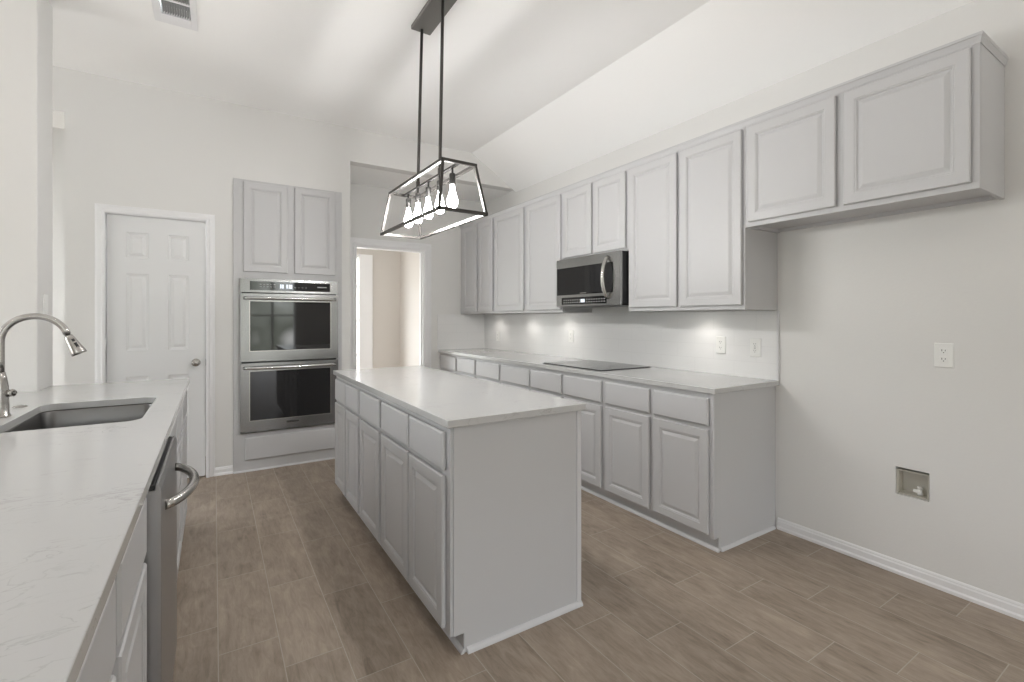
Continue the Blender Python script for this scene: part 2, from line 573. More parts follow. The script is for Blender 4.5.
for (a, b, z0, z1) in LEFT_WINDOWS:
    n_win += 1
    m = MB()
    f = 0.05
    m.box(XL - 0.10, XL - 0.04, a, b, z0, z0 + f).box(XL - 0.10, XL - 0.04, a, b, z1 - f, z1)
    m.box(XL - 0.10, XL - 0.04, a, a + f, z0 + f, z1 - f).box(XL - 0.10, XL - 0.04, b - f, b, z0 + f, z1 - f)
    c = (a + b) / 2
    m.box(XL - 0.10, XL - 0.04, c - 0.03, c + 0.03, z0 + f, z1 - f)
    struct(m.build('window_%d' % n_win, TRIM))
# tall bright window in the entry room, wide flat casing on its right
m = MB()
f = 0.045
m.box(0.62, 1.775, EY + 0.03, EY + 0.09, 0.10, 0.10 + f).box(0.62, 1.775, EY + 0.03, EY + 0.09, 2.22 - f, 2.22)
m.box(0.62, 0.62 + f, EY + 0.03, EY + 0.09, 0.10 + f, 2.22 - f)
for zz in (0.75, 1.25, 1.75):
    m.box(0.62 + f, 1.775, EY + 0.04, EY + 0.07, zz, zz + 0.025)
struct(m.build('window_%d' % (n_win + 1), TRIM), 'tall daylit window at left edge of the room past the doorway')
struct(MB().box(1.775, 1.972, EY - 0.03, EY - 0.001, 0, 2.225).build('trim_1', TRIM, bevel=0.003),
       'broad pale casing board beside the window past the doorway')

# baseboards: stepped profile with a rounded cap
BASE = [(0, 0), (0.016, 0), (0.016, 0.014), (0.011, 0.022), (0.011, 0.048), (0.008, 0.055), (0.008, 0.061), (0.004, 0.068), (0, 0.068)]
struct(MB().prism(BASE, lambda p, q, a: (WX - p, a, q), YB, 1.596).build('baseboard_right', TRIM), 'white stepped baseboard along the bare wall')
struct(MB().prism(BASE, lambda p, q, a: (a, WY - p, q), 0.0, 0.133).build('baseboard_back', TRIM))
struct(MB().prism(BASE, lambda p, q, a: (a, AY - p, q), 2.215, 2.29).build('baseboard_alcove', TRIM))

# ------------------------------------------------------------------ pantry door with casing
CAS = [(0, 0.0), (0.018, 0.0), (0.022, 0.010), (0.022, 0.020), (0.016, 0.028), (0.014, 0.052), (0.009, 0.062), (0.007, 0.070), (0, 0.070)]


def casing(name, x0, x1, ztop, y, width, label, mat=TRIM):
    """three-sided moulded casing round an opening x0..x1 on the wall face y (facing -y), mitred"""
    s_ = width / 0.070
    rings = []
    for (d, wd) in CAS:
        wd = wd * s_
        rings.append([(x0 - wd, y - d, 0.0), (x0 - wd, y - d, ztop + wd), (x1 + wd, y - d, ztop + wd), (x1 + wd, y - d, 0.0)])
    n = len(rings)
    vs = [p for r_ in rings for p in r_]
    fs = []
    for i in range(n):
        j = (i + 1) % n
        for k in range(3):
            fs.append((i * 4 + k, i * 4 + k + 1, j * 4 + k + 1, j * 4 + k))
    fs.append(tuple(i * 4 for i in range(n))); fs.append(tuple(i * 4 + 3 for i in range(n)))
    o = MB().add(vs, fs).build(name, mat)
    return struct(o, label)


casing('trim_2', -0.685, -0.053, 2.088, WY, 0.060, 'white moulded casing around the closed six-panel door')
# jambs
struct(MB().box(-0.69, -0.684, WY, WY + 0.12, 0, 2.09).box(-0.056, -0.05, WY, WY + 0.12, 0, 2.09).box(-0.684, -0.056, WY, WY + 0.12, 2.084, 2.09).build('trim_3', TRIM))

DX0, DX1, DZ0, DZ1 = -0.679, -0.060, 0.012, 2.081
dy = WY + 0.012
DT = 0.035


def six_panel():
    """door slab with six sunk, raised-field panels"""
    w, h = DX1 - DX0, DZ1 - DZ0
    pans = []
    xs = [(0.111, 0.250), (0.371, 0.506)]
    zs = [(0.215, 0.838), (1.036, 1.628), (1.747, 1.945)]
    for xa, xb in xs:
        for za, zb in zs:
            pans.append((xa, xb, za - 0.0, zb))
    m = wall_cells(MB(), lambda u, v, t: (DX0 + u, dy + t, DZ0 + v), (0, w), (0, h), pans, DT)
    for xa, xb, za, zb in pans:
        fn = lambda a, b, d, xa=xa, za=za: (DX0 + xa + a, dy - d, DZ0 + za + b)
        m.loops(fn, xb - xa, zb - za, [(0, -DT + 0.002), (0, 0.0), (0.006, -0.005), (0.014, -0.007), (0.020, -0.010), (0.040, -0.003), (0.041, -0.003)])
    return m


door = struct(six_panel().build('door_1', DOORP), 'white six-panel door, closed, in the wall left of the ovens')
kn = MB()
kc = (-0.124, dy, 0.939)
kn.lathe([(0.032, 0.0), (0.032, 0.004), (0.028, 0.008), (0.013, 0.012), (0.011, 0.026), (0.018, 0.034), (0.027, 0.046), (0.028, 0.056), (0.022, 0.064), (0.0, 0.067)], kc, (0, -1, 0), 24)
kn.build('door_knob', NICKEL, door)
for z in (0.25, 1.10, 1.85):
    h = MB().tube([(-0.685, WY - 0.012, z - 0.045), (-0.685, WY - 0.012, z + 0.045)], 0.0065, 10)
    h.box(-0.700, -0.685, WY - 0.010, WY + 0.002, z - 0.044, z + 0.044)
    h.build('door_hinge', HINGE, door)
MB().box(-0.058, -0.054, WY + 0.006, WY + 0.016, 0.91, 0.965).build('strike_plate', SOCKET, door)

# doorway casing and jamb
casing('trim_4', 1.325, 2.125, 2.10, AY, 0.088, 'white moulded casing around the open doorway')
struct(MB().box(1.32, 1.335, AY, AY + 0.12, 0, 2.10).box(2.112, 2.127, AY, AY + 0.12, 0, 2.10).box(1.335, 2.112, AY, AY + 0.12, 2.088, 2.102)
       .box(2.100, 2.112, AY + 0.045, AY + 0.08, 0, 2.088).box(1.335, 1.347, AY + 0.045, AY + 0.08, 0, 2.088).build('trim_5', TRIM))

# ------------------------------------------------------------------ cabinet pieces
DOORPROF = [(0.007, 0.0), (0.007, 0.005), (0, 0.005), (0, 0.016), (0.004, 0.020), (0.047, 0.020), (0.050, 0.0175), (0.055, 0.0175), (0.058, 0.012), (0.064, 0.011), (0.082, 0.0175), (0.083, 0.0175)]
SLABPROF = [(0.007, 0.0), (0.007, 0.005), (0, 0.005), (0, 0.014), (0.008, 0.020), (0.009, 0.020)]


def cab_door(parent, fn, w, h, name='door'):
    return MB().loops(fn, w, h, DOORPROF).build(name, GREY, parent)


def cab_slab(parent, fn, w, h, name='drawer'):
    return MB().loops(fn, w, h, SLABPROF).build(name, GREY, parent)


def face_mx(x, y0, z0):      # panel on a face that looks to -x (u along +y)
    return lambda a, b, d: (x - d, y0 + a, z0 + b)


def face_px(x, y0, z0):      # panel on a face that looks to +x
    return lambda a, b, d: (x + d, y0 + a, z0 + b)


def face_my(y, x0, z0):      # panel on a face that looks to -y
    return lambda a, b, d: (x0 + a, y - d, z0 + b)


CT, CB = 0.914, 0.884       # countertop top and bottom

# ------------------------------------------------------------------ island
IX0, IX1, IY0, IY1 = 0.765, 1.392, 1.657, 3.642
island_units = [
    ('grey island cabinet with two doors and a wide blank end panel facing the viewer', 1.657, 2.506, [(1.692, 2.060), (2.083, 2.483)]),
    ('grey island cabinet with a single door, middle unit of the island', 2.506, 2.9385, [(2.529, 2.915)]),
    ('grey island cabinet with two narrow doors at the end facing the wall ovens', 2.9385, 3.642, [(2.962, 3.270), (3.297, 3.605)]),
]
TOE = 0.078


def base_profile(x0, x1, toe_in, zt=CB):
    return [(x0, TOE), (x0, zt), (x1, zt), (x1, 0.0), (x0 + toe_in, 0.0), (x0 + toe_in, TOE)]


for k, (lab, y0, y1, drs) in enumerate(island_units):
    t = thing('island_cabinet', lab, 'cabinet', ((IX0 + IX1) / 2, (y0 + y1) / 2, 0), 'island cabinets under the white worktop')
    MB().prism(base_profile(IX0, IX1, 0.055, CB - 0.0005), lambda p, q, a: (p, a, q), y0 + 0.0003, y1 - 0.0003).build('body', GREY, t)
    for (a, b) in drs:
        cab_slab(t, face_mx(IX0, a, 0.708), b - a, 0.150, 'drawer_front')
        cab_door(t, face_mx(IX0, a, 0.098), b - a, 0.590, 'door')
    MB().prism([(0, 0.0005), (0.014, 0.0005), (0.012, 0.010), (0.006, 0.017), (0, 0.019)], lambda p, q, a: (IX0 + 0.055 - p, a, q), y0 + (0.001 if k else -0.010), y1 - 0.001).build('toe_moulding', SHOE, t)
    if k == 0:
        ep = MB().prism([(IX0 + 0.012, TOE), (IX0 + 0.012, CB - 0.001), (1.384, CB - 0.001), (1.384, 0.001), (IX0 + 0.056, 0.001), (IX0 + 0.056, TOE)],
                        lambda p, q, a: (p, a, q), y0 - 0.006, y0 - 0.0003)
        ep.build('end_panel', GREY, t)
        MB().box(1.384, 1.408, y0 - 0.012, y0 + 0.02, 0.001, CB - 0.001).build('corner_trim', SHOE, t, bevel=0.002)
        MB().prism([(0, 0.0005), (0.016, 0.0005), (0.014, 0.010), (0.008, 0.018), (0, 0.021)], lambda p, q, a: (a, y0 - 0.006 - p, q), IX0 + 0.066, 1.410).build('base_moulding', SHOE, t)


def slab(name, x0, x1, y0, y1, mat, label, cat='worktop'):
    o = MB().box(x0, x1, y0, y1, CB, CT).build(name, mat, bevel=0.003, seg=3)
    return tag(o, label, cat)


slab('island_worktop', 0.742, 1.424, 1.632, 3.655, QUARTZ, 'white quartz worktop on the freestanding island in the middle')

# ------------------------------------------------------------------ base run along the right wall
RX0 = 2.332
DRAW = [(1.640, 2.024), (2.060, 2.454), (2.496, 2.914), (2.952, 3.374), (3.405, 3.876), (3.915, 4.374), (4.412, 4.838), (4.877, 5.318)]
base_units = [
    ('grey base cabinet with exposed side at the open end of the wall run', 1.612, 2.475, DRAW[0:2]),
    ('grey base cabinet directly beneath the black cooktop', 2.475, 3.390, DRAW[2:4]),
    ('grey base cabinet beyond the cooktop, partly hidden behind the island', 3.390, 4.393, DRAW[4:6]),
    ('grey base cabinet in the far corner next to the doorway wall', 4.393, 5.338, DRAW[6:8]),
]
for k, (lab, y0, y1, drs) in enumerate(base_units):
    t = thing('base_cabinet', lab, 'cabinet', (2.63, (y0 + y1) / 2, 0), 'base cabinets along the right wall')
    MB().prism(base_profile(RX0, WX - 0.002, 0.042, CB - 0.0005), lambda p, q, a: (p, a, q), y0 + 0.0003, y1 - 0.0003).build('body', GREY, t)
    for (a, b) in drs:
        cab_slab(t, face_mx(RX0, a, 0.700), b - a, 0.152, 'drawer_front')
        cab_door(t, face_mx(RX0, a, 0.098), b - a, 0.580, 'door')
    MB().prism([(0, 0.0005), (0.014, 0.0005), (0.012, 0.010), (0.006, 0.017), (0, 0.019)], lambda p, q, a: (RX0 + 0.042 - p, a, q), y0 + (0.001 if k else -0.006), y1 - 0.001).build('toe_moulding', SHOE, t)
    if k == 0:
        MB().prism([(0, 0.0005), (0.014, 0.0005), (0.012, 0.010), (0.006, 0.017), (0, 0.019)], lambda p, q, a: (a, y0 - p, q), RX0 + 0.056, WX - 0.022).build('base_moulding', SHOE, t)

wt = MB().box(2.303, WX - 0.001, 1.588, AY - 0.001, CB, CT).build('wall_run_worktop', QUARTZ, bevel=0.003, seg=3)
tag(wt, 'white quartz worktop running along the right wall under the wall cabinets', 'worktop')

# backsplash: right wall and its return on the doorway wall, with a squared edge strip at the open end
ST = 1.345
bs = thing('backsplash', 'white tiled backsplash between the wall-run worktop and the wall cabinets', 'backsplash', (WX, 3.4, CT))
m = wall_cells(MB(), lambda u, v, t_: (WX - 0.009 + t_, u, v), (1.598, AY - 0.0005), (CT + 0.0005, ST), [], 0.0085)
m.build('tile_field', TILE, bs)
MB().box(2.292, WX - 0.0095, AY - 0.009, AY - 0.0005, CT + 0.0005, ST).build('tile_return', TILE, bs)
MB().box(WX - 0.016, WX - 0.0005, 1.586, 1.598, CT + 0.0005, ST).build('edge_strip', SHOE, bs, bevel=0.002)

# cooktop
ck = thing('cooktop', 'black glass electric cooktop set in the wall-run worktop', 'cooktop', (2.62, 2.90, CT))
MB().box(2.372, 2.885, 2.556, 3.262, CT + 0.0005, CT + 0.007).build('glass_top', COOKGLASS, ck, bevel=0.0025)
MB().box(2.367, 2.890, 2.551, 3.267, CT + 0.0002, CT + 0.004).build('rim', BLACKPL, ck)
for (cx, cy, r_) in ((2.50, 2.72, 0.075), (2.50, 3.08, 0.10), (2.75, 2.72, 0.10), (2.75, 3.08, 0.075)):
    rg = MB().lathe([(r_ - 0.002, 0.0002), (r_ - 0.002, 0.0004), (r_, 0.0004), (r_, 0.0002)], (cx, cy, CT + 0.007), (0, 0, 1), 40)
    rg.build('burner_ring', DIMTEXT, ck)

# ------------------------------------------------------------------ wall cabinets
UXF = 2.607         # face frame front
UT = 2.412          # top
upper_units = [
    ('short grey wall cabinet with two wide doors above the empty fridge space', 0.606, 1.600, 1.824, [(0.631, 1.088), (1.123, 1.577)], 1.850, []),
    ('tall grey wall cabinet between the microwave and the fridge-space cabinet', 1.600, 2.510, 1.350, [(1.614, 2.040), (2.070, 2.495)], 1.376, [2.07]),
    ('short grey wall cabinet with two small doors directly above the microwave', 2.510, 3.295, 1.803, [(2.530, 2.880), (2.906, 3.270)], 1.822, []),
    ('tall grey wall cabinet on the far side of the microwave', 3.295, 4.497, 1.350, [(3.312, 3.849), (3.902, 4.470)], 1.374, [3.60, 4.22]),
    ('tall narrow-doored grey wall cabinet in the far corner by the doorway', 4.497, 5.338, 1.350, [(4.519, 4.840), (4.890, 5.232)], 1.374, [4.92]),
]
for k, (lab, y0, y1, z0, drs, zd, pucks) in enumerate(upper_units):
    t = thing('wall_cabinet', lab, 'cabinet', (2.77, (y0 + y1) / 2, z0), 'wall cabinets along the right wall')
    e = 0.0004
    b = MB()
    b.box(UXF + 0.019, WX - 0.0015, y0 + e, y1 - e, z0 + 0.022, UT)                       # carcass above the recessed floor
    b.box(UXF + 0.019, WX - 0.0015, y0 + e, y0 + 0.016, z0, z0 + 0.022)                   # side lips
    b.box(UXF + 0.019, WX - 0.0015, y1 - 0.016, y1 - e, z0, z0 + 0.022)
    b.box(WX - 0.020, WX - 0.0015, y0 + 0.016, y1 - 0.016, z0 + 0.004, z0 + 0.022)        # back rail
    b.build('body', GREY, t)
    MB().box(UXF, UXF + 0.019, y0 + e, y1 - e, z0, UT).build('face_frame', GREY, t, bevel=0.0015)
    for (a, c) in drs:
        cab_door(t, face_mx(UXF, a, zd), c - a, 2.395 - zd, 'door')
    for yp in pucks:
        pz = z0 + 0.0215
        p = MB().lathe([(0.0, 0.0), (0.034, 0.0), (0.034, -0.010), (0.028, -0.011), (0.028, -0.0085), (0.0, -0.0085)], (2.80, yp, pz), (0, 0, 1), 24)
        pk = p.build('puck_light', PLASTIC, t)
        MB().lathe([(0.0, -0.0088), (0.027, -0.0088), (0.027, -0.0100), (0.0, -0.0100)], (2.80, yp, pz), (0, 0, 1), 24).build('lens', PUCK, pk)
        ld = bpy.data.lights.new('puck_beam', 'SPOT')
        ld.energy = PUCK_WATTS; ld.spot_size = R(140); ld.spot_blend = 0.9; ld.shadow_soft_size = 0.02
        ld.color = (1.0, 0.95, 0.88)
        lo = bpy.data.objects.new('puck_beam', ld)
        lo.location = Vector((2.80, yp, pz - 0.016)) - ORG[t.name]
        COL.objects.link(lo); lo.parent = t

# crown along the tops with a return at the open end
CRP = [(0.001, 2.408), (0.003, 2.408), (0.004, 2.414), (0.009, 2.424), (0.013, 2.432), (0.017, 2.434), (0.017, 2.446), (0.001, 2.446)]
cv, cf = [], []
for (d, z) in CRP:
    cv += [(WX - 0.001, 0.606 - d * 0.7, z), (UXF - d, 0.606 - d * 0.7, z), (UXF - d, 5.338, z)]
n = len(CRP)
for i in range(n):
    j = (i + 1) % n
    for q in range(2):
        cf.append((i * 3 + q, i * 3 + q + 1, j * 3 + q + 1, j * 3 + q))
cf.append(tuple(i * 3 for i in range(n))); cf.append(tuple(i * 3 + 2 for i in range(n)))
tag(MB().add(cv, cf).build('crown_moulding', GREY), 'grey crown moulding along the tops of the wall cabinets', 'moulding')

# ------------------------------------------------------------------ microwave
MX, MY0, MY1, MZ0, MZ1 = 2.556, 2.524, 3.291, 1.398, 1.800
mw = thing('microwave', 'stainless steel over-the-range microwave hung under the short wall cabinet', 'microwave', (2.74, 2.907, MZ0))
MB().box(MX, WX - 0.012, MY0, MY1, MZ0 + 0.012, MZ1).build('body', BLACKPL, mw, bevel=0.003)
MB().box(MX + 0.03, WX - 0.05, MY0 + 0.03, MY1 - 0.03, MZ0 - 0.004, MZ0 + 0.012).build('vent_underside', BLACKPL, mw, bevel=0.004)
# front: steel frame with window hole, control recess and right-hand frame
mfront = wall_cells(MB(), lambda u, v, t_: (MX - 0.022 + t_, u, v), (MY0 + 0.002, MY1), (MZ0, MZ1),
                    [(2.598, 3.284, 1.494, 1.724), (2.668, 3.219, 1.413, 1.472)], 0.022)
md = mfront.build('door', STEELY, mw)
MB().box(MX - 0.016, MX - 0.0005, 2.598, 3.284, 1.494, 1.724).build('window', BLACKGLASS, md)
cp = MB().box(MX - 0.018, MX - 0.0005, 2.668, 3.219, 1.413, 1.472).build('control_panel', BLACKGLASS, mw)
dm = MB()
dm.box(MX - 0.019, MX - 0.018, 2.925, 2.975, 1.428, 1.455)
dm.build('display', DISPLAY, cp)
for r_ in range(2):
    for c in list(range(8)) + list(range(10, 18)):
        yy = 2.690 + c * 0.029
        MB().box(MX - 0.0188, MX - 0.018, yy, yy + 0.015, 1.426 + r_ * 0.020, 1.434 + r_ * 0.020).build('button_mark', DIMTEXT, cp)
MB().box(MX - 0.0185, MX - 0.016, 2.905, 2.985, 1.500, 1.508).build('badge', NICKEL, mw)
hp = []
for i in range(17):
    s_ = i / 16
    z = 1.452 + 0.315 * s_
    hp.append((MX - 0.022 - 0.058 * math.sin(math.pi * min(1, max(0, s_))) ** 0.6 - 0.0, 2.652, z))
MB().tube(hp, [0.013] + [0.0155] * 15 + [0.013], 14).build('handle', NICKEL, mw)

# ------------------------------------------------------------------ oven tower
OX0, OX1 = 0.137, 1.008
OF = WY - 0.020
oc = thing('oven_cabinet', 'tall grey oven cabinet built into the wall beside the white door', 'cabinet', (0.57, WY, 0))
cut = [(0.194, 0.966, 0.322, 1.632)]
m = wall_cells(MB(), lambda u, v, t_: (u, OF + t_, v), (OX0, OX1), (0.001, 2.470), cut, 0.0195)
m.build('face_frame', GREY, oc)
b = MB()
b.box(0.155, 0.185, WY + 0.0005, 5.18, 0.001, 2.455).box(0.960, 0.990, WY + 0.0005, 5.18, 0.001, 2.455)
b.box(0.185, 0.960, WY + 0.0005, 5.18, 0.28, 0.315).box(0.185, 0.960, WY + 0.0005, 5.18, 1.64, 1.67).box(0.185, 0.960, WY + 0.0005, 5.18, 2.42, 2.455)
b.build('carcass', GREY, oc)
cab_door(oc, face_my(OF, 0.210, 1.692), 0.338, 0.756, 'door')
cab_door(oc, face_my(OF, 0.604, 1.692), 0.344, 0.762, 'door')
cab_slab(oc, face_my(OF, 0.221, 0.098), 0.738, 0.190, 'drawer_front')
MB().prism([(0, 0.0005), (0.012, 0.0005), (0.010, 0.010), (0, 0.014)], lambda p, q, a: (a, OF - p, q), OX0, OX1).build('base_moulding', SHOE, oc)

ov = thing('double_wall_oven', 'stainless steel double wall oven in the tall grey cabinet', 'oven', (0.575, WY, 0.33))
VF = OF - 0.028
MB().box(0.200, 0.955, OF + 0.02, 5.10, 0.335, 1.62).build('body', BLACKPL, ov)
MB().box(0.196, 0.958, OF - 0.001, OF + 0.02, 0.330, 1.628).build('recess', BLACKPL, ov)
cpan = wall_cells(MB(), lambda u, v, t_: (u, VF + t_, v), (0.184, 0.972), (1.518, 1.634), [(0.256, 0.898, 1.537, 1.613)], 0.027).build('control_panel', STEEL, ov)
MB().box(0.256, 0.898, VF + 0.003, VF + 0.026, 1.537, 1.613).build('control_glass', BLACKGLASS, cpan)
for (a, w_) in ((0.485, 0.012), (0.500, 0.016), (0.535, 0.014), (0.555, 0.028)):
    MB().box(a, a + w_, VF + 0.0015, VF + 0.003, 1.556, 1.592).build('clock_digit', DISPLAY, cpan)
for i in range(5):
    for zz in (1.566, 1.585):
        MB().box(0.33 + i * 0.026, 0.345 + i * 0.026, VF + 0.002, VF + 0.003, zz, zz + 0.004).build('button_mark', DIMTEXT, cpan)
MB().box(0.79, 0.87, VF + 0.002, VF + 0.003, 1.572, 1.582).build('badge', DIMTEXT, cpan)
for i in range(4):
    MB().box(0.60 + i * 0.03, 0.612 + i * 0.03, VF + 0.002, VF + 0.003, 1.566, 1.570).build('button_mark', DIMTEXT, cpan)
for (z0, z1, wz0, wz1, badge) in ((0.932, 1.508, 1.022, 1.442, False), (0.336, 0.918, 0.433, 0.848, True)):
    d = wall_cells(MB(), lambda u, v, t_: (u, VF - 0.006 + t_, v), (0.186, 0.970), (z0, z1), [(0.257, 0.900, wz0, wz1)], 0.030).build('oven_door', STEEL, ov)
    MB().box(0.257, 0.900, VF - 0.001, VF + 0.023, wz0, wz1).build('window', BLACKGLASS, d)
    # thin bright bead round the window
    bd = MB()
    for (xa, xb, za, zb) in ((0.250, 0.907, wz1, wz1 + 0.006), (0.250, 0.907, wz0 - 0.006, wz0), (0.250, 0.257, wz0, wz1), (0.900, 0.907, wz0, wz1)):
        bd.box(xa, xb, VF - 0.009, VF - 0.006, za, zb)
    bd.build('window_bead', NICKEL, d)
    zc = z1 - 0.040
    hp = []
    for i in range(25):
        s_ = i / 24
        x = 0.212 + (0.944 - 0.212) * s_
        hp.append((x, VF - 0.012 - 0.045 * (math.sin(math.pi * s_)) ** 0.45, zc))
    MB().tube(hp, 0.0125, 14).build('handle', HANDLE, d)
    if badge:
        MB().box(0.536, 0.636, VF - 0.008, VF - 0.006, 0.388, 0.404).build('badge', SOCKET, d)

# ------------------------------------------------------------------ peninsula
PX = -0.133        # worktop front edge (towards the island)
PEND = 3.674


def plate_with_hole(outer, inner, z0, z1):
    bm = bmesh.new()
    ed = []
    for loop in (outer, inner):
        vs = [bm.verts.new((p[0], p[1], z1)) for p in loop]
        for i in range(len(vs)):
            ed.append(bm.edges.new((vs[i], vs[(i + 1) % len(vs)])))
    bmesh.ops.triangle_fill(bm, use_beauty=True, use_dissolve=False, edges=ed)
    r_ = bmesh.ops.extrude_face_region(bm, geom=bm.faces[:])
    for g_ in r_['geom']:
        if isinstance(g_, bmesh.types.BMVert):
            g_.co.z = z0
    bm.verts.index_update()
    m_ = MB()
    m_.add([tuple(v.co) for v in bm.verts], [[v.index for v in f_.verts] for f_ in bm.faces])
    bm.free()
    return m_


def rrect(x0, x1, y0, y1, r_, seg=7):
    pts = []
    for (cx, cy, a0) in ((x1 - r_, y1 - r_, 0), (x0 + r_, y1 - r_, 90), (x0 + r_, y0 + r_, 180), (x1 - r_, y0 + r_, 270)):
        for i in range(seg + 1):
            a = R(a0 + 90 * i / seg)
            pts.append((cx + r_ * math.cos(a), cy + r_ * math.sin(a)))
    return pts


SKX0, SKX1, SKY0, SKY1 = -0.645, -0.235, 2.262, 2.905
outer = [(PX, PEND), (-0.788, PEND), (-0.788, PY0 - 0.002), (-1.08, PY0 - 0.002), (-1.08, -0.40), (PX, -0.40)]
pw = plate_with_hole(outer, rrect(SKX0, SKX1, SKY0, SKY1, 0.055), CB, CT).build('peninsula_worktop', QUARTZ, bevel=0.002)
tag(pw, 'white veined quartz worktop holding the sink, along the left foreground', 'worktop')

sk = thing('kitchen_sink', 'undermount stainless steel sink in the left worktop', 'sink', (-0.44, 2.58, CB))
sm = MB()
rings = []
for (gr_, z, rr_) in ((0.022, CB - 0.0015, 0.07), (-0.004, CB - 0.0015, 0.060), (-0.002, CB - 0.006, 0.058), (0.004, CB - 0.10, 0.055), (0.010, CB - 0.185, 0.05), (0.035, CB - 0.205, 0.04), (0.10, CB - 0.208, 0.03)):
    s_ = gr_ if gr_ != 0.022 else -0.022
    rings.append([(p[0], p[1], z) for p in rrect(SKX0 + s_, SKX1 - s_, SKY0 + s_, SKY1 - s_, rr_)])
nv = len(rings[0])
vs = [p for r_ in rings for p in r_]
fs = []
for i in range(len(rings) - 1):
    for q in range(nv):
        fs.append((i * nv + q, i * nv + (q + 1) % nv, (i + 1) * nv + (q + 1) % nv, (i + 1) * nv + q))
fs.append(tuple((len(rings) - 1) * nv + q for q in range(nv)))
sm.add(vs, fs, True)
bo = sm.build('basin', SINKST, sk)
so = bo.modifiers.new('gauge', 'SOLIDIFY'); so.thickness = 0.0012; so.offset = -1
MB().lathe([(0.0, 0.001), (0.030, 0.001), (0.044, 0.003), (0.046, 0.0), (0.0, 0.0)], (-0.44, 2.60, CB - 0.2075), (0, 0, 1), 28).build('drain', NICKEL, sk)

fc = thing('kitchen_faucet', 'brushed nickel pull-down faucet arching over the sink', 'faucet', (-0.704, 2.620, CT))
fx, fyy = -0.704, 2.620
MB().lathe([(0.0, 0.0005), (0.030, 0.0005), (0.030, 0.006), (0.026, 0.010), (0.0245, 0.055), (0.0235, 0.120), (0.019, 0.150), (0.0145, 0.175), (0.0, 0.175)], (fx, fyy, CT), (0, 0, 1), 28).build('body', NICKEL, fc)
sp = [(fx, fyy, CT + 0.165), (fx, fyy, CT + 0.22), (fx, fyy, CT + 0.285)]
cx, cz, r_ = fx + 0.098, CT + 0.295, 0.098
for i in range(0, 23):
    a = R(180 - i * 7.5)
    sp.append((cx + r_ * math.cos(a), fyy, cz + r_ * math.sin(a)))
MB().tube(sp, 0.0125, 18).build('spout', NICKEL, fc)
ex, ez = sp[-1][0], sp[-1][2]
dv = (Vector(sp[-1]) - Vector(sp[-2])).normalized()
dv = Vector((0.42, 0, -0.91)).normalized()
hd = MB().lathe([(0.0, 0.0), (0.010, 0.0), (0.010, 0.007), (0.0135, 0.008), (0.0160, 0.020), (0.0200, 0.050), (0.0260, 0.082), (0.0260, 0.092), (0.0, 0.093)], (ex, fyy, ez), dv, 24).build('spray_head', NICKEL, fc)
# two dark buttons on the side of the head that faces the room
side = Vector((0.55, -0.80, 0.0)); side = (side - dv * side.dot(dv)).normalized()
third = dv.cross(side)
for (h0, h1, rad) in ((0.026, 0.037, 0.0172), (0.044, 0.066, 0.0205)):
    c0 = Vector((ex, fyy, ez)) + dv * h0 + side * (rad - 0.004)
    c1 = Vector((ex, fyy, ez)) + dv * h1 + side * (rad - 0.002)
    wv = third * 0.005
    lo = [c0 - wv, c0 + wv, c1 + wv, c1 - wv]
    MB().hexa(lo, [p + side * 0.004 for p in lo]).build('button', BLACKPL, hd)
lv = MB().lathe([(0.0, 0.0), (0.014, 0.0), (0.014, 0.020), (0.010, 0.024), (0.0, 0.025)], (fx + 0.021, fyy, CT + 0.092), (0.9, -0.42, 0), 20)
lv.tube([(fx + 0.036, fyy - 0.007, CT + 0.092), (fx + 0.050, fyy - 0.05, CT + 0.10), (fx + 0.055, fyy - 0.085, CT + 0.112)], [0.006, 0.005, 0.0045], 10)
lv.build('handle', NICKEL, fc)
dc = MB().lathe([(0.0, 0.0005), (0.024, 0.0005), (0.024, 0.003), (0.020, 0.0055), (0.012, 0.0055), (0.010, 0.007), (0.0, 0.007)], (-0.712, 2.872, CT), (0, 0, 1), 28).build('sink_hole_cover', NICKEL)
tag(dc, 'small round metal cap in the left worktop behind the sink', 'cap')

